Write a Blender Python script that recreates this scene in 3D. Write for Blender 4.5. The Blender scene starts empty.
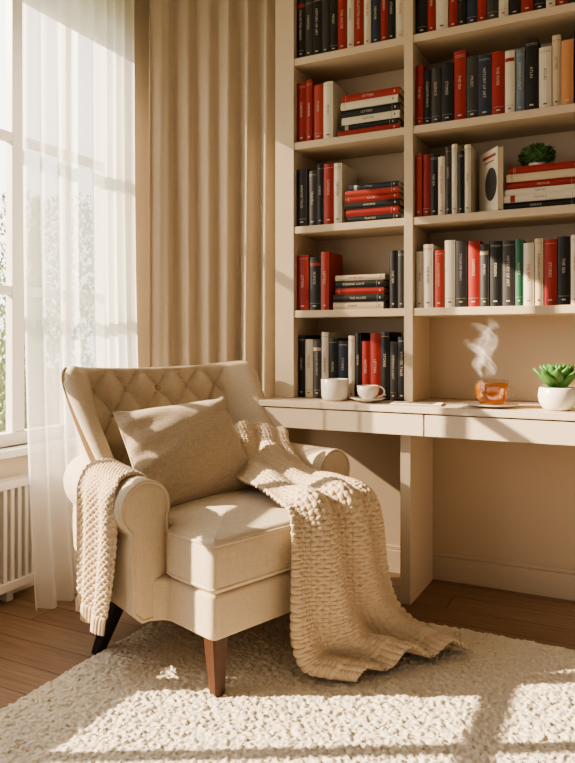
import bpy, bmesh, math, random
import numpy as np
from mathutils import Matrix, Vector
random.seed(7); np.random.seed(7)
S=bpy.context.scene
COL=S.collection
# ---------------------------------------------------------------- materials
def mat(name,col,rough=0.7,bump=0.0,bscale=200,var=0.0,vscale=6,sheen=0.0,spec=0.3,detail=4):
    m=bpy.data.materials.new(name); m.use_nodes=True
    nt=m.node_tree; b=nt.nodes['Principled BSDF']
    b.inputs['Base Color'].default_value=(*col,1); b.inputs['Roughness'].default_value=rough
    b.inputs['Specular IOR Level'].default_value=spec
    if sheen: b.inputs['Sheen Weight'].default_value=sheen
    tc=nt.nodes.new('ShaderNodeTexCoord')
    if var:
        n=nt.nodes.new('ShaderNodeTexNoise'); n.inputs['Scale'].default_value=vscale; n.inputs['Detail'].default_value=detail
        nt.links.new(tc.outputs['Object'],n.inputs['Vector'])
        r=nt.nodes.new('ShaderNodeMix'); r.data_type='RGBA'
        r.inputs['A'].default_value=(*[c*(1-var) for c in col],1); r.inputs['B'].default_value=(*[min(1,c*(1+var)) for c in col],1)
        nt.links.new(n.outputs['Fac'],r.inputs['Factor']); nt.links.new(r.outputs['Result'],b.inputs['Base Color'])
    if bump:
        n=nt.nodes.new('ShaderNodeTexNoise'); n.inputs['Scale'].default_value=bscale; n.inputs['Detail'].default_value=3
        nt.links.new(tc.outputs['Object'],n.inputs['Vector'])
        bp=nt.nodes.new('ShaderNodeBump'); bp.inputs['Strength'].default_value=bump; bp.inputs['Distance'].default_value=0.002
        nt.links.new(n.outputs['Fac'],bp.inputs['Height']); nt.links.new(bp.outputs['Normal'],b.inputs['Normal'])
    return m
def weave(name,col,scale=350,bump=0.4,var=0.12,rough=0.85,sheen=0.2):
    m=mat(name,col,rough,sheen=sheen,spec=0.15)
    nt=m.node_tree; b=nt.nodes['Principled BSDF']
    tc=nt.nodes.new('ShaderNodeTexCoord')
    hs=[]
    for st in ((1,1,.12),(.12,.12,1)):
        mp=nt.nodes.new('ShaderNodeMapping'); mp.inputs['Scale'].default_value=st
        n=nt.nodes.new('ShaderNodeTexNoise'); n.inputs['Scale'].default_value=scale; n.inputs['Detail'].default_value=2
        nt.links.new(tc.outputs['Object'],mp.inputs['Vector']); nt.links.new(mp.outputs['Vector'],n.inputs['Vector']); hs.append(n)
    ad=nt.nodes.new('ShaderNodeMath'); ad.operation='ADD'
    nt.links.new(hs[0].outputs['Fac'],ad.inputs[0]); nt.links.new(hs[1].outputs['Fac'],ad.inputs[1])
    mr=nt.nodes.new('ShaderNodeMapRange'); mr.inputs['From Min'].default_value=.6; mr.inputs['From Max'].default_value=1.4
    nt.links.new(ad.outputs[0],mr.inputs['Value'])
    r=nt.nodes.new('ShaderNodeMix'); r.data_type='RGBA'
    r.inputs['A'].default_value=(*[c*(1-var) for c in col],1); r.inputs['B'].default_value=(*[min(1,c*(1+var)) for c in col],1)
    nt.links.new(mr.outputs['Result'],r.inputs['Factor']); nt.links.new(r.outputs['Result'],b.inputs['Base Color'])
    bp=nt.nodes.new('ShaderNodeBump'); bp.inputs['Strength'].default_value=bump; bp.inputs['Distance'].default_value=0.0015
    nt.links.new(mr.outputs['Result'],bp.inputs['Height']); nt.links.new(bp.outputs['Normal'],b.inputs['Normal'])
    return m
M_wall=mat('wall_paint',(.58,.465,.34),.9,.08,60)
M_case=mat('bookcase_paint',(.58,.475,.355),.5,.03,40)
M_desk=mat('desk_paint',(.66,.56,.44),.35)
M_white=mat('white_paint',(.82,.79,.74),.4)
M_chair=weave('linen_upholstery',(.60,.50,.38))
M_pillow=weave('pillow_linen',(.48,.39,.29),300,.6,.18)
M_throw=mat('wool_yarn',(.64,.51,.37),.9,.5,500,.08,60,.3,.1)
M_curt=weave('curtain_linen',(.54,.455,.36),260,.35,.05)
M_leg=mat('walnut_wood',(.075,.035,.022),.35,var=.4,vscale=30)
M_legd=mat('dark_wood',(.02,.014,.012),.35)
# ---------------------------------------------------------------- helpers
def obj_from(name,V,F,mats,mi=None,smooth=True,parent=None,loc=None,recalc=True):
    me=bpy.data.meshes.new(name)
    me.from_pydata([tuple(v) for v in V],[],[tuple(f) for f in F])
    if not isinstance(mats,(list,tuple)): mats=[mats]
    for m in mats: me.materials.append(m)
    if mi is not None: me.polygons.foreach_set('material_index',list(mi))
    if isinstance(smooth,bool): me.polygons.foreach_set('use_smooth',[smooth]*len(me.polygons))
    else: me.polygons.foreach_set('use_smooth',list(smooth))
    if recalc:
        bm=bmesh.new(); bm.from_mesh(me); bmesh.ops.recalc_face_normals(bm,faces=bm.faces); bm.to_mesh(me); bm.free()
    me.update()
    o=bpy.data.objects.new(name,me); COL.objects.link(o)
    if parent: o.parent=parent
    if loc is not None: o.location=loc
    return o
def empty(name,loc=(0,0,0),rz=0):
    e=bpy.data.objects.new(name,None); COL.objects.link(e); e.location=loc; e.rotation_euler=(0,0,rz); e.empty_display_size=.1
    return e
class MB:
    def __init__(s): s.V=[];s.F=[];s.M=[];s.S=[]
    def add(s,V,F,m=0,smooth=False,T=None):
        o=len(s.V)
        for v in V:
            v=Vector(v)
            if T is not None: v=T@v
            s.V.append(v)
        for f in F: s.F.append([i+o for i in f]); s.M.append(m); s.S.append(smooth)
    def box(s,a,b,m=0,T=None):
        x0,y0,z0=a;x1,y1,z1=b
        V=[(x0,y0,z0),(x1,y0,z0),(x1,y1,z0),(x0,y1,z0),(x0,y0,z1),(x1,y0,z1),(x1,y1,z1),(x0,y1,z1)]
        F=[(0,3,2,1),(4,5,6,7),(0,1,5,4),(1,2,6,5),(2,3,7,6),(3,0,4,7)]
        s.add(V,F,m,False,T)
    def obj(s,name,mats,parent=None,recalc=True,bevel=0,loc=None):
        o=obj_from(name,s.V,s.F,mats,s.M,s.S,parent,loc,recalc)
        if bevel:
            b=o.modifiers.new('bevel','BEVEL'); b.width=bevel; b.segments=2; b.limit_method='ANGLE'
        return o
def loft(rings,cap0=True,cap1=True,closed=True):
    V=[];F=[];n=len(rings[0])
    for r in rings: V+= [tuple(p) for p in r]
    for i in range(len(rings)-1):
        for j in range(n if closed else n-1):
            k=(j+1)%n
            F.append((i*n+j,i*n+k,(i+1)*n+k,(i+1)*n+j))
    if cap0: F.append(tuple(range(n-1,-1,-1)))
    if cap1: F.append(tuple((len(rings)-1)*n+j for j in range(n)))
    return V,F
def lathe(prof,seg=32,c=(0,0,0)):
    rings=[[(c[0]+r*math.cos(2*math.pi*j/seg),c[1]+r*math.sin(2*math.pi*j/seg),c[2]+z) for j in range(seg)] for r,z in prof]
    return loft(rings,False,False)
def tube(path,r,seg=8,closed=False,radii=None):
    P=[Vector(p) for p in path]; n=len(P); rings=[]
    up=None
    for i in range(n):
        if closed: t=(P[(i+1)%n]-P[i-1]).normalized()
        else: t=(P[min(i+1,n-1)]-P[max(i-1,0)]).normalized()
        if up is None:
            up=Vector((0,0,1)) if abs(t.z)<.9 else Vector((1,0,0))
        a=t.cross(up)
        if a.length<1e-4: a=t.cross(Vector((0,1,0)))
        a.normalize(); b=a.cross(t).normalized(); up=b
        rr=radii[i] if radii else r
        rings.append([P[i]+a*rr*math.cos(2*math.pi*k/seg)+b*rr*math.sin(2*math.pi*k/seg) for k in range(seg)])
    if closed: rings.append(rings[0])
    return loft(rings,not closed,not closed)
def chaikin(pts,it=3,closed=True):
    P=[np.array(p,float) for p in pts]
    for _ in range(it):
        Q=[];n=len(P)
        for i in range(n if closed else n-1):
            a=P[i];b=P[(i+1)%n]; Q+= [a*.75+b*.25,a*.25+b*.75]
        P=Q
    return P
def densify(pts,step):
    out=[];n=len(pts)
    for i in range(n):
        a=np.array(pts[i],float);b=np.array(pts[(i+1)%n],float);k=max(1,int(np.linalg.norm(b-a)/step))
        for j in range(k): out.append(a+(b-a)*j/k)
    return out
def inset2(P,d):
    P=np.array(P); t=np.roll(P,-1,0)-np.roll(P,1,0); t/=np.linalg.norm(t,axis=1)[:,None]+1e-9
    nrm=np.stack([-t[:,1],t[:,0]],1)   # inward for CCW
    return P+nrm*d
def catmull(P,n):
    P=np.array(P,float); m=len(P)
    Q=np.vstack([2*P[0]-P[1],P,2*P[-1]-P[-2]])
    seg=np.linalg.norm(np.diff(P,axis=0),axis=1); L=np.concatenate([[0],np.cumsum(seg)])
    s=np.linspace(0,L[-1],n); out=np.zeros((n,P.shape[1]))
    for k,x in enumerate(s):
        i=min(np.searchsorted(L,x,side='right')-1,m-2); t=(x-L[i])/(seg[i]+1e-9)
        p0,p1,p2,p3=Q[i],Q[i+1],Q[i+2],Q[i+3]
        out[k]=.5*((2*p1)+(-p0+p2)*t+(2*p0-5*p1+4*p2-p3)*t*t+(-p0+3*p1-3*p2+p3)*t**3)
    return out
def gridfaces(n,m,off=0,flip=False):
    F=[]
    for i in range(n-1):
        for j in range(m-1):
            a=off+i*m+j
            f=(a,a+1,a+m+1,a+m)
            F.append(f[::-1] if flip else f)
    return F
def gnormals(G):
    du=np.gradient(G,axis=0); dv=np.gradient(G,axis=1); n=np.cross(du,dv); return n/(np.linalg.norm(n,axis=2)[...,None]+1e-12)
def sstep(a,b,x):
    t=np.clip((x-a)/(b-a),0,1); return t*t*(3-2*t)

# ================================================================= ROOM
XL=-2.22; YB=2.90; ZC=2.78; XR=2.6; YF=-2.2
m=mat('oak_floor',(.25,.13,.07),.38); nt=m.node_tree; b=nt.nodes['Principled BSDF']
tc=nt.nodes.new('ShaderNodeTexCoord'); br=nt.nodes.new('ShaderNodeTexBrick'); nt.links.new(tc.outputs['Object'],br.inputs['Vector'])
br.inputs['Color1'].default_value=(.27,.175,.115,1); br.inputs['Color2'].default_value=(.21,.13,.085,1); br.inputs['Mortar'].default_value=(.06,.03,.015,1)
br.inputs['Scale'].default_value=1; br.inputs['Brick Width'].default_value=1.3; br.inputs['Row Height'].default_value=.13; br.inputs['Mortar Size'].default_value=.0018
mp=nt.nodes.new('ShaderNodeMapping'); mp.inputs['Scale'].default_value=(1.5,25,1); nz=nt.nodes.new('ShaderNodeTexNoise'); nz.inputs['Scale'].default_value=3; nz.inputs['Detail'].default_value=6
nt.links.new(tc.outputs['Object'],mp.inputs['Vector']); nt.links.new(mp.outputs['Vector'],nz.inputs['Vector'])
mx=nt.nodes.new('ShaderNodeMix'); mx.data_type='RGBA'; mx.blend_type='MULTIPLY'; mx.inputs['Factor'].default_value=.6
nt.links.new(br.outputs['Color'],mx.inputs['A']); rp=nt.nodes.new('ShaderNodeMapRange'); rp.inputs['From Min'].default_value=.3; rp.inputs['From Max'].default_value=.7; rp.inputs['To Min'].default_value=.55; rp.inputs['To Max'].default_value=1.3
nt.links.new(nz.outputs['Fac'],rp.inputs['Value']); nt.links.new(rp.outputs['Result'],mx.inputs['B']); nt.links.new(mx.outputs['Result'],b.inputs['Base Color'])
B=MB(); B.box((XL-.1,YF,-.1),(XR,YB+.1,0)); B.obj('floor',m)
B=MB(); B.box((XL-.1,YF,ZC),(XR,YB+.1,ZC+.1)); B.obj('ceiling',mat('ceiling_paint',(.8,.74,.66),.9))
B=MB(); B.box((XL-.1,YB,0),(XR,YB+.1,ZC)); B.obj('wall_back',M_wall)
wy0,wy1,wz0,wz1=.25,2.60,.577,2.46
B=MB(); B.box((XL-.12,YF,0),(XL,YB,wz0)); B.box((XL-.12,YF,wz1),(XL,YB,ZC)); B.box((XL-.12,YF,wz0),(XL,wy0,wz1)); B.box((XL-.12,wy1,wz0),(XL,YB,wz1))
B.obj('wall_left',mat('wall_left_paint',(.72,.63,.51),.9))
B=MB(); fx0,fx1=XL-.09,XL-.03
B.box((fx0,wy0,wz0),(fx1,wy0+.05,wz1)); B.box((fx0,wy1-.05,wz0),(fx1,wy1,wz1)); B.box((fx0,wy0,wz0),(fx1,wy1,wz0+.05)); B.box((fx0,wy0,wz1-.05),(fx1,wy1,wz1))
for yy,w in ((.64,.03),(1.03,.06),(1.30,.028),(1.56,.028),(2.05,.06),(2.33,.03)):
    B.box((fx0+.01,yy-w/2-.002,wz0+.05),(fx1-.01,yy+w/2,wz1-.05))
for zz in (1.2,1.82): B.box((fx0+.012,wy0+.05,zz-.018),(fx1-.012,wy1-.05,zz+.018))
B.box((XL,wy0-.06,wz1),(XL+.015,wy1+.06,wz1+.07)); B.box((XL,wy0-.06,wz0-.0),(XL+.015,wy0,wz1)); B.box((XL,wy1,wz0),(XL+.015,wy1+.06,wz1))
B.box((XL-.03,wy0-.08,wz0-.03),(XL+.06,wy1+.08,wz0))
B.obj('window_1',M_white,bevel=.003)
# radiator
B=MB(); ry0,ry1=.4,2.03; RXL=XL+.003
B.box((RXL+.015,ry0,.06),(RXL+.03,ry1,.455)); B.box((RXL+.015,ry0,.435),(RXL+.09,ry1,.465)); B.box((RXL+.015,ry0,.05),(RXL+.09,ry1,.085))
yy=ry0
while yy<ry1: B.box((RXL+.03,yy,.08),(RXL+.085,yy+.018,.44)); yy+=.034
B.box((RXL+.02,ry0+.1,0),(RXL+.06,ry0+.13,.06)); B.box((RXL+.02,ry1-.13,0),(RXL+.06,ry1-.1,.06))
B.obj('radiator',M_white,bevel=.003)
B=MB(); B.box((XL,YF,0),(XL+.014,YB,.10)); B.obj('baseboard_left',M_white,bevel=.004)
B=MB(); B.box((XL,YB-.016,0),(XR,YB,.10)); B.box((XL,YB-.010,.10),(XR,YB,.118)); B.obj('baseboard_back',M_case,bevel=.004)

# ---------------------------------------------------------------- desk
DX0,DX1,DY=-1.385,.66,2.49; DT=.757
B=MB()
B.box((DX0,DY-.006,DT-.024),(DX1,YB-.002,DT))
B.box((DX0+.005,DY+.022,DT-.110),(DX1-.005,YB-.02,DT-.024))
for a,c in ((DX0+.003,-.706),(-.701,-.02),(-.015,DX1-.003)):
    B.box((a,DY,DT-.107),(c,DY+.02,DT-.028))
B.box((-.815,2.56,.0),(-.775,YB-.02,DT-.11))
B.box((DX1-.04,2.56,0),(DX1-.005,YB-.02,DT-.11))
B.obj('built_in_desk',M_desk,bevel=.002)
# ---------------------------------------------------------------- bookcase
BF=2.64; BX1=.33
shz=[1.124,1.477,1.831,2.185,2.538]
B=MB(); b0=DT+.001
B.box((-1.392,BF,b0),(-1.304,YB-.003,ZC-.01)); B.box((-.825,BF,b0),(-.789,YB-.003,ZC-.01)); B.box((BX1,BF,b0),(BX1+.05,YB-.003,ZC-.01))
B.box((-1.34,YB-.015,b0),(BX1+.02,YB-.003,ZC-.01))
for z in shz:
    B.box((-1.31,BF+.004,z-.03),(-.822,YB-.01,z)); B.box((-.791,BF+.004,z-.03),(BX1+.002,YB-.01,z))
B.obj('bookcase',M_case,bevel=.002)

# ================================================================= BOOKS
bc={'K':(.014,.014,.015),'C':(.045,.042,.042),'R':(.29,.026,.022),'P':(.36,.052,.038),'W':(.62,.56,.46),'E':(.54,.44,.31),'N':(.025,.035,.06),'B':(.15,.20,.25),'G':(.035,.13,.08),'O':(.52,.25,.12),'T':(.42,.33,.24)}
keys=list(bc); BM=[mat('book_'+k,bc[k],.45,spec=.4) for k in keys]
BM+= [mat('book_pages',(.72,.62,.48),.9,.4,900),mat('ink_white',(.52,.46,.37),.5),mat('ink_dark',(.08,.07,.065),.5),mat('ink_red',(.45,.07,.05),.5)]
PG,IW,ID,IR=len(keys),len(keys)+1,len(keys)+2,len(keys)+3
words=['STORIES','COLLECTED ESSAYS','HISTORY OF ART','GARDENS','POEMS','THE RIVER','WINTER TALES','LETTERS','ATLAS','MUSIC','THE HOUSE','SILENCE','TRAVELS','DESIGN','THE SEA','MEMOIR','NATURE','EVENING LIGHT','PAINTERS','SUMMER']
WC={}
def wordmesh(w):
    if w in WC: return WC[w]
    c=bpy.data.curves.new('t','FONT'); c.body=w; c.size=1; c.resolution_u=2
    o=bpy.data.objects.new('t',c); COL.objects.link(o)
    bpy.context.view_layer.update()
    me=o.evaluated_get(bpy.context.evaluated_depsgraph_get()).to_mesh()
    V=np.array([v.co[:] for v in me.vertices]); F=[tuple(p.vertices) for p in me.polygons]
    V[:,:2]-=(V[:,:2].max(0)+V[:,:2].min(0))/2
    WC[w]=(V,F); bpy.data.objects.remove(o); return WC[w]
def book(B,t,H,D,ck,T,text=True):
    m=keys.index(ck); c=.0022
    B.box((-t/2,.003,0),(-t/2+c,D,H),m,T); B.box((t/2-c,.003,0),(t/2,D,H),m,T)
    B.box((-t/2+c,.006,.003),(t/2-c,D-.004,H-.003),PG,T)
    k=7; arc=[(-t/2+t*i/k, .004-.005*math.sin(math.pi*i/k)) for i in range(k+1)]
    inn=[(x,.0065) for x,y in reversed(arc)]
    ring=arc+inn
    V,F=loft([[(x,y,0) for x,y in ring],[(x,y,H) for x,y in ring]]); B.add(V,F,m,False,T)
    if not text: return
    ink= random.choice([ID,ID,IR]) if ck in 'WE' else IW
    if random.random()<.8:
        w=random.choice(words); V,F=wordmesh(w); wd=np.ptp(V[:,0])
        s=min(t*.44,random.uniform(.4,.55)*H/wd,.0145)
        zc=H*random.uniform(.5,.62)
        X=[( v[1]*s, -.0016, zc-v[0]*s) for v in V]
        B.add(X,F,ink,False,T)
    def band(z0,z1,f=.84,mm=ink):
        a=[(-t/2*f+t*f*i/4, .004-.005*math.cos(math.pi*(f*(i/4-.5)))-.0006) for i in range(5)]
        V=[(x,y,z0) for x,y in a]+[(x,y,z1) for x,y in a]; B.add(V,[(i,i+1,i+6,i+5) for i in range(4)],mm,False,T)
    r=random.random()
    if r<.5: band(H*.93,H*.935)
    if r<.3: band(H*.91,H*.913)
    band(H*.07,H*.09,.3)
    if r>.6: band(H*.13,H*.134)
    if r>.85 and ck in 'KCWN': band(H*.83,H*.89,.99,random.choice([keys.index('R'),IW,keys.index('T')]))
def row(B,codes,x0,x1,z,hmin=.205,hmax=.262,yf=None):
    yf=BF+.02 if yf is None else yf
    ts=np.array([random.uniform(.026,.044) for _ in codes]); ts*= (x1-x0-.001*len(codes))/ts.sum()
    x=x0
    for ck,t in zip(codes,ts):
        H=random.uniform(hmin,hmax); D=random.uniform(.15,.18)
        T=Matrix.Translation((x+t/2,yf+random.uniform(0,.008),z+.0005))
        book(B,t-.001,H,D,ck,T); x+=t+.001
def stack(B,codes,xc,z,L,tt=.03,yf=None):
    yf=BF+.018 if yf is None else yf
    zz=z+.0005
    R0=Matrix(((0,0,-1,0),(0,1,0,0),(1,0,0,0),(0,0,0,1)))
    for i,ck in enumerate(codes):
        t=tt*random.uniform(.82,1.15); l=L*random.uniform(.9,1.0)*(1-.02*i)
        T=Matrix.Translation((xc+l/2+random.uniform(-.006,.006),yf+random.uniform(0,.01),zz+t/2))@R0
        book(B,t-.0006,l,.17,ck,T); zz+=t
    return zz
x0,x1=-1.301,-.828; z0,z1,z2,z3,z4=DT+.0015,*shz[:4]
B=MB(); row(B,'KCKCKRWRWNRKW',x0,x1,z4,.215,.27); B.obj('book_row',BM,recalc=False)
B=MB(); row(B,'RRPW',x0,-1.135,z3,.22,.26); B.obj('book_row',BM,recalc=False)
B=MB(); stack(B,'RKWKWR',-.978,z3,.27,.027); B.obj('book_stack',BM,recalc=False)
B=MB(); row(B,'KCKRW',x0,-1.095,z2,.22,.255); B.obj('book_row',BM,recalc=False)
B=MB(); stack(B,'KRKRPN',-.962,z2,.25,.0265); B.obj('book_stack',BM,recalc=False)
B=MB(); row(B,'RKP',x0,-1.155,z1,.22,.25); row(B,'KC',-.892,x1,z1,.22,.25); B.obj('book_row',BM,recalc=False)
B=MB(); stack(B,'EKRKE',-1.025,z1,.24,.0275); B.obj('book_stack',BM,recalc=False)
B=MB(); row(B,'KWCWKNWKRRKCK',x0,x1,z0,.235,.275,BF+.03); B.obj('book_row',BM,recalc=False)
X0,X1=-.785,BX1-.003
B=MB(); row(B,'KRWRKNRCWKRKWRKKRPWKRKWRKCRW',X0,X1,z4,.22,.27); B.obj('book_row',BM,recalc=False)
B=MB(); row(B,'RKCKRCNRWBKWEOKKCKRWKRKWRKKN',X0,X1,z3,.215,.27); B.obj('book_row',BM,recalc=False)
B=MB(); row(B,'PRKWCWKW',X0,-.572,z2,.22,.27)
row(B,'KRWKRKRW',-.10,X1,z2,.22,.27)
# face-out book leaning beside the stack: photo panel + title lines on its cover
T=Matrix.Translation((-.553,BF+.125,z2+.0005))@Matrix.Rotation(math.radians(-142),4,'Z')
book(B,.022,.235,.15,'W',T,False)
for xx in (-.0116,.0116):
    ring=[(xx,.098+.046*math.cos(a*math.pi/12),.105+.062*math.sin(a*math.pi/12)) for a in range(24)]
    B.add(ring,[tuple(range(24))],keys.index('C'),False,T)
    for zz_,w_,h_ in ((.205,.05,.010),(.188,.035,.005)):
        B.add([(xx,.085-w_,zz_),(xx,.085+w_,zz_),(xx,.085+w_,zz_+h_),(xx,.085-w_,zz_+h_)],[(0,1,2,3)],keys.index('R'),False,T)
B.obj('book_row',BM,recalc=False)
B=MB(); topz=stack(B,'KWWRER',-.315,z2,.30,.027); B.obj('book_stack',BM,recalc=False)
B=MB(); row(B,'WWPWCRCKCGWERKWKWRKNRWKWKRKR',X0,X1,z1,.22,.265); B.obj('book_row',BM,recalc=False)

# ================================================================= CURTAINS
def curtain(name,path,z0,z1,lam,amp,m,nseg=420,nz=40,flare=0,seed=1,sol=0):
    P=catmull(path,nseg); rs=np.random.RandomState(seed)
    d=np.gradient(P,axis=0); d/=np.linalg.norm(d,axis=1)[:,None]; nr=np.stack([-d[:,1],d[:,0]],1)
    s=np.concatenate([[0],np.cumsum(np.linalg.norm(np.diff(P,axis=0),axis=1))])
    ph=rs.uniform(0,6,6)
    G=np.zeros((nz,nseg,3))
    for i in range(nz):
        f=i/(nz-1); z=z1+(z0-z1)*f
        a=amp*(.7+.3*f)*(1+.35*np.sin(s*9+ph[0])+.15*np.sin(s*23+ph[1]))
        wob=.9*np.sin(s*7+ph[2]+f*1.2)+.5*np.sin(s*15+ph[3]-f)
        o=a*np.sin(2*np.pi*s/lam+wob)+.2*a*np.sin(4*np.pi*s/lam+ph[4]+f)
        q=P+nr*o[:,None]-nr*(flare*f**4)
        G[i,:,0]=q[:,0];G[i,:,1]=q[:,1];G[i,:,2]=z
    o=obj_from(name,G.reshape(-1,3),gridfaces(nz,nseg),m,recalc=False)
    if sol:
        sm=o.modifiers.new('thick','SOLIDIFY'); sm.thickness=sol
    return o
curtain('linen_curtain',[(-1.99,2.56),(-1.945,2.67),(-1.82,2.765),(-1.62,2.81),(-1.43,2.81)],.012,2.70,.100,.030,M_curt,seed=3,sol=.002)
ms=bpy.data.materials.new('sheer_voile'); ms.use_nodes=True; nt=ms.node_tree; nt.nodes.clear()
out=nt.nodes.new('ShaderNodeOutputMaterial'); tr=nt.nodes.new('ShaderNodeBsdfTransparent'); tl=nt.nodes.new('ShaderNodeBsdfTranslucent'); df=nt.nodes.new('ShaderNodeBsdfDiffuse')
tl.inputs['Color'].default_value=(.95,.94,.93,1); df.inputs['Color'].default_value=(.95,.94,.93,1)
a=nt.nodes.new('ShaderNodeMixShader'); a.inputs[0].default_value=.6; nt.links.new(df.outputs[0],a.inputs[1]); nt.links.new(tl.outputs[0],a.inputs[2])
c=nt.nodes.new('ShaderNodeMixShader'); c.inputs[0].default_value=.72; nt.links.new(tr.outputs[0],c.inputs[1]); nt.links.new(a.outputs[0],c.inputs[2]); nt.links.new(c.outputs[0],out.inputs[0])
curtain('sheer_curtain',[(-2.03,1.865),(-2.02,2.05),(-2.03,2.3),(-2.08,2.53)],.01,2.68,.085,.022,ms,nseg=360,flare=.07,seed=5)
B=MB(); V,F=tube([(-2.04,.1,2.72),(-2.04,2.8,2.72)],.012,10); B.add(V,F,0,True); V,F=tube([(-2.0,2.81,2.735),(-1.41,2.81,2.735)],.012,10); B.add(V,F,0,True)
for y in (.15,2.6): B.box((XL+.002,y,2.71),(-2.03,y+.015,2.73))
B.obj('curtain_rod',M_legd)

# ================================================================= RUG
rx0,rx1,ry0,ry1=-1.53,.95,.30,2.40; st=.0037
nx=int((rx1-rx0)/st);ny=int((ry1-ry0)/st)
gx,gy=np.meshgrid(np.linspace(rx0,rx1,nx),np.linspace(ry0,ry1,ny),indexing='ij')
cs=.0125; J=np.random.rand(400,400,2); A=np.random.rand(400,400)
cx=((gx-rx0)/cs).astype(int)+2; cy=((gy-ry0)/cs).astype(int)+2
best=np.full(gx.shape,9.);hh=np.zeros(gx.shape)
for i in (-1,0,1):
    for j in (-1,0,1):
        a=cx+i;b_=cy+j
        px=rx0+(a-2+J[a,b_,0])*cs; py=ry0+(b_-2+J[a,b_,1])*cs
        d=np.hypot(gx-px,(gy-py))/cs
        mk_=d<best; best=np.where(mk_,d,best); hh=np.where(mk_,A[a,b_],hh)
edge=np.minimum.reduce([gx-rx0,rx1-gx,gy-ry0,ry1-gy]); ed=sstep(0,.02,edge+.001)
Z=.004+(.008+.010*np.sqrt(np.clip(1-best**2*1.0,0,1))*(.5+.7*hh)+.0035*np.random.rand(*gx.shape))*ed
G=np.stack([gx+.0016*np.random.randn(*gx.shape),gy+.0016*np.random.randn(*gx.shape),Z],2)
M_rug=mat('rug_wool',(.74,.66,.54),.95,.8,350,.06,90,.3,.1)
obj_from('shag_rug',G.reshape(-1,3),gridfaces(nx,ny),M_rug,recalc=False)
RZ=.014

# ================================================================= ARMCHAIR
CA=math.radians(71.5); CL=(-.924,1.945,0)
chair=empty('wingback_armchair',CL,CA)
def ringsolid(outline,z0,z1,r,crown=0,cb=0):
    P=np.array(outline); rings=[]; c=np.array([0,(P[:,1].min()+P[:,1].max())/2])
    def R(p,z): return [(a[0],a[1],z) for a in p]
    for s in (.02,.3,.6,.85): rings.append(R(c+(inset2(P,r)-c)*s,z0-cb*(1-s*s)))
    k=6
    for i in range(k+1):
        a=math.pi/2*i/k; rings.append(R(inset2(P,r*(1-math.sin(a))),z0+r*(1-math.cos(a))))
    for i in range(k+1):
        a=math.pi/2*i/k; rings.append(R(inset2(P,r*(1-math.cos(a))),z1-r*(1-math.sin(a))))
    for s in (.97,.93,.87,.8,.7,.6,.48,.35,.2,.02):
        rings.append(R(c+(inset2(P,r)-c)*s,z1+crown*(1-s**2.2)))
    return loft(rings)
HW=.365; AO=.048
Tsh=[(-HW,-.01),(HW,-.01),(HW,.215),(.318,.24),(.303,.66),(-.303,.66),(-.318,.24),(-HW,.215)]
out=chaikin(densify(Tsh,.05),3)
V,F=ringsolid(out,.300,.455,.03,.026); obj_from('seat_cushion',V,F,M_chair,parent=chair)
B=MB()
for z in (.320,.440):
    V,F=tube([(p[0],p[1],z) for p in inset2(out,.004)],.0055,8,True); B.add(V,F,0,True)
B.obj('cushion_piping',M_chair,chair)
Bs=[(-.358,0),(.358,0),(.358,.22),(.40,.24),(.405,.66),(.36,.72),(-.36,.72),(-.405,.66),(-.40,.24),(-.358,.22)]
V,F=ringsolid(chaikin(densify(Bs,.05),3),.175,.302,.012); obj_from('seat_base',V,F,M_chair,parent=chair)
def armprof(cx=.366,cz=.510,r=.083):
    pts=[(.288,.180),(.286,.30),(.284,.42)]
    for a in range(205,-62,-9):
        t=math.radians(a); pts.append((cx+r*math.cos(t)*1.02,cz+r*math.sin(t)))
    pts+=[(.418,.40),(.412,.30),(.408,.180)]
    return [(x+AO,z) for x,z in pts[::-1]]
for sgn,nm in ((1,'arm_right'),(-1,'arm_left')):
    base=np.array(chaikin(armprof(),1)); rings=[]
    ins=inset2
    A_=0.5*np.sum(base[:,0]*np.roll(base[:,1],-1)-np.roll(base[:,0],-1)*base[:,1])
    if A_<0: base=base[::-1]
    for d,y in ((.03,.238),(.012,.240),(.004,.246),(0,.256)):
        rings.append([(sgn*p[0],y,p[1]) for p in ins(base,d)])
    for k in range(1,13):
        f=k/12; y=.256+.44*f
        q=base.copy(); w=sstep(.40,.52,q[:,1]); q[:,1]+=w*.02*f*f; q[:,0]-=.060*f
        rings.append([(sgn*p[0],y,p[1]) for p in q])
    V,F=loft(rings); obj_from(nm,V,F,M_chair,parent=chair)
    V,F=tube([(sgn*p[0],.242,p[1]) for p in ins(base,.005)],.0055,8,True); obj_from(nm+'_piping',V,F,M_chair,parent=chair)
def bspl(ctrl,t):
    C=np.array(ctrl); C=np.vstack([C[:1],C[:1],C,C[-1:],C[-1:]]); n=len(C)-3
    x=np.clip(t,0,1)*(n)*.999999; i=x.astype(int); f=x-i
    b0=(1-f)**3/6;b1=(3*f**3-6*f**2+4)/6;b2=(-3*f**3+3*f**2+3*f+1)/6;b3=f**3/6
    return b0[:,None]*C[i]+b1[:,None]*C[i+1]+b2[:,None]*C[i+2]+b3[:,None]*C[i+3]
NU,NV=300,170
tu=np.sin(np.pi/2*np.linspace(-1,1,NU)); tv=np.sin(np.pi/2*np.linspace(-1,1,NV))
Mid=np.zeros((NV,NU,3))
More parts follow.
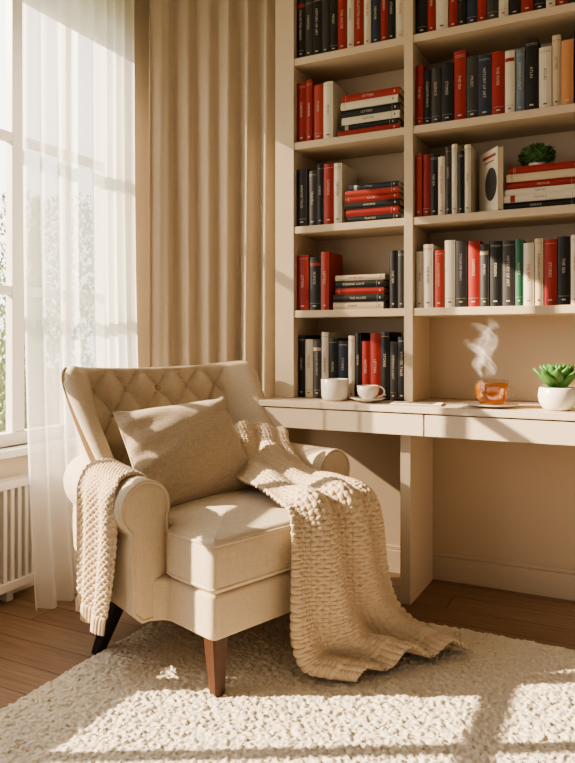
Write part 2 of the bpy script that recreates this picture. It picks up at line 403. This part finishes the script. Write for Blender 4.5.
for i,v in enumerate(tv):
    f=(v+1)/2; z=.20+.712*f
    W=.302+.058*f
    yb=.66+.155*f**1.1
    fw=.05+.16*np.clip((.87-z)/.36,0,1)**1.2
    yw=yb-.035
    ctrl=[(-(W+.045),yw-fw),(-(W+.03),yw-fw*.62),(-(W+.01),yw-fw*.2),(-W*.93,yb+.0),(-W*.55,yb+.008),(0,yb+.012),(W*.55,yb+.008),(W*.93,yb+0.),(W+.01,yw-fw*.2),(W+.03,yw-fw*.62),(W+.045,yw-fw)]
    q=bspl(ctrl,(tu+1)/2)
    Mid[i,:,:2]=q
    au=np.abs(tu)
    drop=.016*sstep(.80,1,au)+.020*(1-sstep(0,.65,au))
    Mid[i,:,2]=z-drop*f**3
n=gnormals(Mid)
if n[NV//2,NU//2,1]>0: n=-n
w=np.sqrt(1-np.abs(tu)**20)[None,:]*np.sqrt(1-np.abs(tv)**16)[:,None]
th=.034
X=Mid[...,0];Zz=Mid[...,2]
ta,tb=.140,.175
zr=.815
p=(X/ta+(Zz-zr)/tb); q=(X/ta-(Zz-zr)/tb)
h=(np.abs(np.sin(np.pi*p))*np.abs(np.sin(np.pi*q)))**.4
msk=(1-sstep(.28,.34,np.abs(X)))*sstep(.40,.46,Zz)*(1-sstep(.855,.90,Zz))
tuft=(h-1.0)*.042*msk
front=Mid+n*(w*(th+.008)+tuft*w)[...,None]
backs=Mid-n*(w*th)[...,None]
V=np.vstack([front.reshape(-1,3),backs.reshape(-1,3)])
F=gridfaces(NV,NU)+gridfaces(NV,NU,NV*NU,True)
o=obj_from('tufted_back',V,F,M_chair,parent=chair,recalc=False)
bm=bmesh.new(); bm.from_mesh(o.data); bmesh.ops.remove_doubles(bm,verts=bm.verts,dist=.0004); bmesh.ops.recalc_face_normals(bm,faces=bm.faces); bm.to_mesh(o.data); bm.free()
B=MB(); fr=front.reshape(-1,3)
for a in range(-8,9):
    for c in range(-8,9):
        x=ta*(a+c)/2; z=zr+tb*(a-c)/2
        if abs(x)<.285 and .46<z<.865:
            k=np.argmin((fr[:,0]-x)**2+(fr[:,2]-z)**2); pt=fr[k]
            V,F=lathe([(0.0001,.009),(.006,.0085),(.011,.005),(.0135,0),(.011,-.004)],14)
            T=Matrix.Translation(pt)@Matrix.Rotation(math.radians(80),4,'X')
            B.add(V,F,0,True,T)
B.obj('tuft_buttons',M_pillow,chair)
def leg(name,top,bot,s0,s1,m):
    rings=[]
    for f in np.linspace(0,1,8):
        c=np.array(top)*(1-f)+np.array(bot)*f; s=(s0*(1-f)+s1*f)/2; c_=s*.75
        rings.append([(c[0]+x,c[1]+y,c[2]) for x,y in ((-s,-c_),(-c_,-s),(c_,-s),(s,-c_),(s,c_),(c_,s),(-c_,s),(-s,c_))])
    V,F=loft(rings); obj_from(name,V,F,m,smooth=False,parent=chair)
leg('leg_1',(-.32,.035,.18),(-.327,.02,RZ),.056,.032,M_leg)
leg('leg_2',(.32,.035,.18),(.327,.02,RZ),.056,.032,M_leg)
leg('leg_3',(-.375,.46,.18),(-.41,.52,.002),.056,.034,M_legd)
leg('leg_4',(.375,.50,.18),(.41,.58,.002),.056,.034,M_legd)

# ================================================================= PILLOW
N=90; t=np.sin(np.pi/2*np.linspace(-1,1,N)); U,Vv=np.meshgrid(t,t,indexing='ij')
pw,phh=.226,.180
pin=1-.055*(1-np.abs(Vv)**2); pin2=1-.055*(1-np.abs(U)**2)
PX=pw*U*pin; PZ=phh*Vv*pin2
T_=.078*(np.clip(1-U**2,0,1)**.55)*(np.clip(1-Vv**2,0,1)**.55)
wr=.005*np.sin(U*9+Vv*4)*np.abs(U*Vv)+.004*np.sin(Vv*14-U*5)*np.abs(U)
f_=np.stack([PX,-(T_+wr*(T_>.005)),PZ],2); b_=np.stack([PX,T_,PZ],2)
V=np.vstack([f_.reshape(-1,3),b_.reshape(-1,3)]); F=gridfaces(N,N)+gridfaces(N,N,N*N,True)
pil=obj_from('throw_pillow',V,F,M_pillow,recalc=False)
bm=bmesh.new(); bm.from_mesh(pil.data); bmesh.ops.remove_doubles(bm,verts=bm.verts,dist=.0003); bmesh.ops.recalc_face_normals(bm,faces=bm.faces); bm.to_mesh(pil.data); bm.free()
CM=Matrix.Translation(CL)@Matrix.Rotation(CA,4,'Z')
pil.matrix_world=CM@Matrix.Translation((-.112,.445,.622))@Matrix.Rotation(math.radians(-6),4,'Z')@Matrix.Rotation(math.radians(-30),4,'X')@Matrix.Rotation(math.radians(-4),4,'Y')

# ================================================================= KNIT THROWS
def knit(name,Ls,Rs,width,nv,nu,foldfn,amp=.012,ca=.034,cb=.025,rib=.07,flip=False):
    L=catmull(Ls,nv);R=catmull(Rs,nv)
    u=np.linspace(0,1,nu)
    G=L[:,None,:]*(1-u)[None,:,None]+R[:,None,:]*u[None,:,None]
    n=gnormals(G)
    if flip: n=-n
    mid=(L+R)/2; tlen=np.concatenate([[0],np.cumsum(np.linalg.norm(np.diff(mid,axis=0),axis=1))])
    vv=np.linspace(0,1,nv)
    G=G+n*foldfn(u[None,:],vv[:,None])[...,None]
    n=gnormals(G)
    if flip: n=-n
    s=(u*width)[None,:]; tt=tlen[:,None]
    h=np.abs(np.cos(np.pi*s/ca)*np.cos(np.pi*tt/cb))**.75+np.abs(np.sin(np.pi*s/ca)*np.sin(np.pi*tt/cb))**.75
    hr=np.abs(np.sin(np.pi*s/.017))**.8*.7+0*tt
    k=sstep(tlen[-1]-rib,tlen[-1]-rib+.012,tt)
    h=h*(1-k)+hr*k
    h=h+.08*np.sin(tt*2*np.pi/.0075+s*300)*(h>.3)
    G=G+n*(amp*h)[...,None]
    o=obj_from(name,G.reshape(-1,3),gridfaces(nv,nu),M_throw,recalc=False)
    sm=o.modifiers.new('thick','SOLIDIFY'); sm.thickness=.009; sm.offset=0
    o.matrix_world=CM
    return o
Ls=[(.12,.56,.64),(.08,.48,.59),(.03,.36,.53),(-.03,.18,.51),(-.07,.04,.50),(-.09,-.02,.48),(-.10,-.045,.40),(-.105,-.055,.26),(-.11,-.065,.13),(-.10,-.10,.055),(-.06,-.17,.040),(-.02,-.225,.036)]
Rs=[(.42,.56,.645),(.39,.49,.635),(.325,.41,.59),(.285,.27,.53),(.27,.08,.505),(.28,-.02,.485),(.29,-.05,.40),(.30,-.065,.26),(.315,-.10,.14),(.35,-.17,.07),(.38,-.26,.043),(.38,-.35,.036)]
def fold(u,v):
    hang=sstep(.40,.55,v)
    a=.018+.028*hang
    return a*(.5+.5*np.cos(2*np.pi*(u*2.6+.35*np.sin(v*4)+.1)))*np.sin(np.pi*u)**.4+.008*np.sin(v*22+u*5)*(1-hang)+.012*np.sin(np.pi*u)
k1=knit('knit_throw_blanket',Ls,Rs,.46,540,210,fold)
ys=(.30,.56)
prof=[(-.285,.50),(-.30,.575),(-.345,.610),(-.39,.615),(-.44,.597),(-.472,.542),(-.478,.47),(-.480,.38),(-.484,.28),(-.49,.20),(-.495,.15)]
La=[(x-AO+.006,ys[0]+.02*math.sin(i*.8),z) for i,(x,z) in enumerate(prof)]
Ra=[(x-AO+.040,ys[1]-.015*math.sin(i*.7)-.004*i,z+.010) for i,(x,z) in enumerate(prof)]
def fold2(u,v):
    return .006+.020*sstep(.3,.6,v)*(.5+.5*np.cos(2*np.pi*(u*2.2+.1)))
k2=knit('knit_throw_blanket',La,Ra,.34,330,150,fold2,rib=.05,amp=.009,ca=.030,cb=.022)

# ================================================================= DESK ITEMS
M_cer=mat('ceramic_white',(.80,.75,.68),.25,spec=.5)
M_soil=mat('soil',(.06,.04,.03),.9,.5,200)
def handle(c,r,ang,h,th=.004):
    P=[]
    for k in range(15):
        a=-math.pi/2+math.pi*k/14
        rad=r-.004+math.cos(a)*.026; P.append((c[0]+rad*math.cos(ang),c[1]+rad*math.sin(ang),c[2]+h+math.sin(a)*.02))
    return tube(P,th,8)
dz=DT+.0002
B=MB(); c=(-1.100,2.60,dz)
V,F=lathe([(.0001,0),(.038,0),(.048,.004),(.054,.02),(.056,.085),(.054,.087),(.052,.085),(.049,.02),(.0001,.012)],36,c); B.add(V,F,0,True)
B.obj('ceramic_bowl_cup',M_cer)
B=MB(); c=(-.953,2.585,dz)
V,F=lathe([(.0001,.001),(.03,.001),(.034,.004),(.055,.010),(.068,.016),(.067,.018),(.053,.013),(.03,.008),(.0001,.008)],36,c); B.add(V,F,0,True)
cc=(c[0],c[1],c[2]+.009)
V,F=lathe([(.0001,0),(.02,0),(.022,.004),(.036,.018),(.042,.035),(.043,.056),(.041,.056),(.039,.034),(.03,.012),(.0001,.008)],36,cc); B.add(V,F,0,True)
V,F=handle(cc,.042,math.radians(10),.033,.0035); B.add(V,F,0,True)
B.obj('teacup',M_cer)
B=MB()
T=Matrix.Translation((-.75,2.56,dz))@Matrix.Rotation(math.radians(8),4,'Z')
B.box((-.095,-.045,.0003),(.095,.06,.004),0,T); B.box((-.093,-.043,.004),(.093,.058,.0065),1,T)
B.box((-.035,-.03,.0066),(.06,.045,.0085),3,T@Matrix.Rotation(math.radians(-12),4,'Z'))
for i in range(6): B.box((-.08,-.03+.012*i,.0066),(-.04,-.0285+.012*i,.00675),2,T)
B.obj('notebook',[mat('paper_cover',(.40,.33,.25),.6),mat('paper',(.78,.71,.6),.8),BM[ID],mat('slate_cover',(.16,.14,.12),.5)])
# thin clear glass
mg=bpy.data.materials.new('clear_glass'); mg.use_nodes=True; nt=mg.node_tree; nt.nodes.clear()
out=nt.nodes.new('ShaderNodeOutputMaterial'); tr=nt.nodes.new('ShaderNodeBsdfTransparent'); gl=nt.nodes.new('ShaderNodeBsdfGlossy'); gl.inputs['Roughness'].default_value=.05; tr.inputs['Color'].default_value=(.96,.95,.93,1)
ms_=nt.nodes.new('ShaderNodeMixShader'); ms_.inputs[0].default_value=.12
nt.links.new(tr.outputs[0],ms_.inputs[1]); nt.links.new(gl.outputs[0],ms_.inputs[2]); nt.links.new(ms_.outputs[0],out.inputs[0])
mt=bpy.data.materials.new('amber_tea'); mt.use_nodes=True; nt=mt.node_tree; b=nt.nodes['Principled BSDF']; b.inputs['Roughness'].default_value=.2; b.inputs['Base Color'].default_value=(.62,.24,.004,1); b.inputs['Specular IOR Level'].default_value=.15
tl=nt.nodes.new('ShaderNodeBsdfTranslucent'); tl.inputs['Color'].default_value=(.80,.36,.008,1); tr=nt.nodes.new('ShaderNodeBsdfTransparent'); tr.inputs['Color'].default_value=(.92,.56,.05,1)
m1=nt.nodes.new('ShaderNodeMixShader'); m1.inputs[0].default_value=.4; m2=nt.nodes.new('ShaderNodeMixShader'); m2.inputs[0].default_value=.55
nt.links.new(b.outputs[0],m1.inputs[1]); nt.links.new(tl.outputs[0],m1.inputs[2]); nt.links.new(m1.outputs[0],m2.inputs[1]); nt.links.new(tr.outputs[0],m2.inputs[2]); nt.links.new(m2.outputs[0],nt.nodes['Material Output'].inputs[0])
B=MB(); c=(-.485,2.60,dz)
V,F=lathe([(.0001,.001),(.04,.001),(.045,.003),(.085,.008),(.096,.012),(.092,.013),(.04,.006),(.0001,.006)],40,c); B.add(V,F,0,True)
cc=(c[0],c[1],c[2]+.0075)
V,F=lathe([(.0001,0),(.036,0),(.042,.004),(.052,.02),(.057,.045),(.060,.090),(.0585,.091),(.0555,.045),(.0505,.021),(.040,.006),(.0001,.005)],40,cc); B.add(V,F,1,True)
V,F=lathe([(.0001,.0055),(.0395,.0065),(.050,.0215),(.0548,.045),(.0567,.077),(.0001,.077)],40,cc); B.add(V,F,2,True)
V,F=handle(cc,.058,math.radians(20),.047,.004); B.add(V,F,1,True)
B.obj('glass_teacup',[M_cer,mg,mt])
# steam
ms2=bpy.data.materials.new('steam_vapour'); ms2.use_nodes=True; nt=ms2.node_tree; nt.nodes.clear()
out=nt.nodes.new('ShaderNodeOutputMaterial'); tr=nt.nodes.new('ShaderNodeBsdfTransparent'); df=nt.nodes.new('ShaderNodeBsdfTranslucent'); dd=nt.nodes.new('ShaderNodeBsdfDiffuse')
df.inputs['Color'].default_value=(1,1,1,1); dd.inputs['Color'].default_value=(1,1,1,1)
ad=nt.nodes.new('ShaderNodeAddShader'); nt.links.new(df.outputs[0],ad.inputs[0]); nt.links.new(dd.outputs[0],ad.inputs[1])
at=nt.nodes.new('ShaderNodeAttribute'); at.attribute_name='dens'
tc=nt.nodes.new('ShaderNodeTexCoord'); nz=nt.nodes.new('ShaderNodeTexNoise'); nz.inputs['Scale'].default_value=30; nt.links.new(tc.outputs['Object'],nz.inputs['Vector'])
mu=nt.nodes.new('ShaderNodeMath'); mu.operation='MULTIPLY'; nt.links.new(at.outputs['Fac'],mu.inputs[0]); nt.links.new(nz.outputs['Fac'],mu.inputs[1])
mxs=nt.nodes.new('ShaderNodeMixShader'); nt.links.new(mu.outputs[0],mxs.inputs[0]); nt.links.new(tr.outputs[0],mxs.inputs[1]); nt.links.new(ad.outputs[0],mxs.inputs[2]); nt.links.new(mxs.outputs[0],out.inputs[0])
V=[];F=[];D=[]
for sd,(xo,yo,amp,z1_) in enumerate([(0,0,.036,.215),(-.014,.01,.028,.18),(.012,-.008,.032,.20),(-.03,.0,.026,.14)]):
    n_=60;m_=13;o_=len(V)
    for i in range(n_):
        f=i/(n_-1); z=cc[2]+.095+z1_*f
        x=cc[0]+xo-.03*f+amp*f**.6*math.sin(f*8.5+sd*.9); y=cc[1]+yo+amp*.6*math.sin(f*7+1+sd*2)*f
        ww=(.012+.024*f+.007*math.sin(f*12+sd)); an=.4+1.3*f*math.sin(f*4+sd)
        for j in range(m_):
            g=(j/(m_-1)-.5)*2
            V.append((x+g*ww*math.cos(an),y+g*ww*math.sin(an),z+.006*math.sin(g*3+f*9)))
            D.append(.5*(1-g*g)**1.5*min(1,f*6)*(1-f)**.45)
    F+=gridfaces(n_,m_,o_)
o=obj_from('steam',V,F,ms2,recalc=False); at_=o.data.attributes.new('dens','FLOAT','POINT'); at_.data.foreach_set('value',D)
# succulent
M_leaf=mat('succulent_leaf',(.075,.20,.05),.4,var=.25,vscale=40,spec=.4)
def leafmesh(L,W,T,cup=.25):
    rings=[]
    for k in range(11):
        f=k/10; w=W*(math.sin(math.pi*min(1,f*.80+.12))**.8)*(1 if f<.72 else (1-((f-.72)/.28)**2*.92)); t_=T*(1-f*.6)
        rings.append([(w*math.cos(2*math.pi*a/10), L*f, t_*math.sin(2*math.pi*a/10)+cup*L*f*f+abs(math.cos(2*math.pi*a/10))*w*.2) for a in range(10)])
    return loft(rings)
B=MB(); c=(-.258,2.585,dz)
V,F=lathe([(.0001,0),(.036,0),(.048,.006),(.061,.028),(.065,.05),(.061,.076),(.057,.080),(.054,.078),(.055,.068),(.0001,.066)],40,c); B.add(V,F,0,True)
V,F=lathe([(.0001,.072),(.054,.068)],24,c); B.add(V,F,2,True)
def rosette(B,base,n,R,mi):
    for i in range(n):
        f=(i+.5)/n; az=i*2.39996; el=math.radians(86-62*f)
        L=R*(.6+.4*f**.7); V,F=leafmesh(L,L*.25,L*.12)
        T=Matrix.Translation(base)@Matrix.Rotation(az,4,'Z')@Matrix.Rotation(el,4,'X')@Matrix.Translation((0,R*.05,0))
        B.add(V,F,mi,True,T)
rosette(B,(c[0],c[1],c[2]+.072),44,.102,1)
B.obj('potted_succulent',[M_cer,M_leaf,M_soil])
# small topiary plant on book stack
B=MB(); c=Vector((-.345,2.735,topz+.046))
V,F=lathe([(.0001,-.044),(.03,-.044),(.034,-.038),(.030,-.02),(.0001,-.02)],20,c); B.add(V,F,1,True)
ml=mat('topiary_leaf',(.07,.15,.045),.6,var=.4,vscale=80)
for i in range(1500):
    zf=random.uniform(-.7,1); a=random.uniform(0,6.283); r=math.sqrt(1-zf*zf)
    nrm=Vector((r*math.cos(a),r*math.sin(a),zf)); R=random.uniform(.75,1.08)
    p=c+Vector((nrm.x*.062*R,nrm.y*.052*R,nrm.z*.042*R))
    q=nrm.to_track_quat('Z','Y').to_matrix().to_4x4(); s=random.uniform(.004,.008)
    T=Matrix.Translation(p)@q@Matrix.Rotation(random.uniform(0,6),4,'Z')@Matrix.Rotation(random.uniform(.2,1.1),4,'X')
    B.add([(-s*.5,0,0),(0,-s,.001),(s*.5,0,0),(0,s,.001)],[(0,1,2,3)],0,False,T)
V,F=lathe([(.0001,-.028),(.040,-.018),(.050,0),(.040,.02),(.0001,.034)],20,c); B.add(V,F,0,True)
B.obj('topiary_plant',[ml,M_cer],recalc=False)

# ================================================================= OUTSIDE
B=MB(); B.box((-30,-10,-.8),(XL-.3,30,-.6)); B.obj('lawn_ground',mat('lawn',(.25,.33,.15),.9,var=.3,vscale=3))
B=MB(); random.seed(4)
V,F=tube([(-7.6,7.2,-.6),(-7.55,7.1,1.2),(-7.6,7.2,3)],.14,8,radii=[.18,.14,.06]); B.add(V,F,1,True)
for i in range(16000):
    while True:
        p=Vector((random.uniform(-1,1),random.uniform(-1,1),random.uniform(-1,1)))
        if p.length<1: break
    k=random.choice([(-7.6,7.2,1.9,1.2),(-8.4,6.6,1.2,1.1),(-6.9,6.3,.5,.9),(-7.9,8.4,2.2,1.1),(-6.6,5.6,.1,.7)])
    p=p.normalized()*(p.length**.5)*k[3]; s=random.uniform(.025,.055)
    T=Matrix.Translation((k[0]+p.x,k[1]+p.y,k[2]+p.z))@Matrix.Rotation(random.uniform(0,6),4,'Z')@Matrix.Rotation(random.uniform(0,3),4,'X')
    B.add([(-s*.5,0,0),(0,-s,0),(s*.5,0,0),(0,s,0)],[(0,1,2,3)],0,False,T)
fol=mat('foliage',(.55,.60,.45),.7)
B.obj('garden_tree',[fol,M_leg],recalc=False)

# ================================================================= LIGHT
w=bpy.data.worlds.new('world'); S.world=w; w.use_nodes=True; nt=w.node_tree; bg=nt.nodes['Background']
tc=nt.nodes.new('ShaderNodeTexCoord'); sx=nt.nodes.new('ShaderNodeSeparateXYZ'); nt.links.new(tc.outputs['Generated'],sx.inputs[0])
mr=nt.nodes.new('ShaderNodeMapRange'); mr.interpolation_type='SMOOTHSTEP'; mr.inputs['From Min'].default_value=-.05; mr.inputs['From Max'].default_value=-.5; nt.links.new(sx.outputs['X'],mr.inputs['Value'])
mc=nt.nodes.new('ShaderNodeMix'); mc.data_type='RGBA'; mc.inputs['A'].default_value=(.34,.275,.21,1); mc.inputs['B'].default_value=(3.9,3.75,3.55,1)
nt.links.new(mr.outputs['Result'],mc.inputs['Factor']); nt.links.new(mc.outputs['Result'],bg.inputs['Color']); bg.inputs['Strength'].default_value=1
sd=bpy.data.lights.new('sun','SUN'); sd.energy=18; sd.angle=math.radians(.4); sd.color=(1,.81,.58)
so=bpy.data.objects.new('sun',sd); COL.objects.link(so)
so.rotation_euler=Vector((1,.55,-.61)).to_track_quat('-Z','Y').to_euler()
# ================================================================= CAMERA
cd=bpy.data.cameras.new('camera'); cam=bpy.data.objects.new('camera',cd); COL.objects.link(cam)
cam.location=(0,0,1.0); cam.rotation_euler=(math.radians(90),0,math.radians(26.8))
cd.sensor_fit='HORIZONTAL'; cd.sensor_width=36; cd.lens=36*700/575; cd.shift_y=-41.5/575; cd.clip_start=.05
S.camera=cam
S.view_settings.view_transform='AgX'; S.view_settings.look='AgX - Medium High Contrast'; S.view_settings.exposure=0
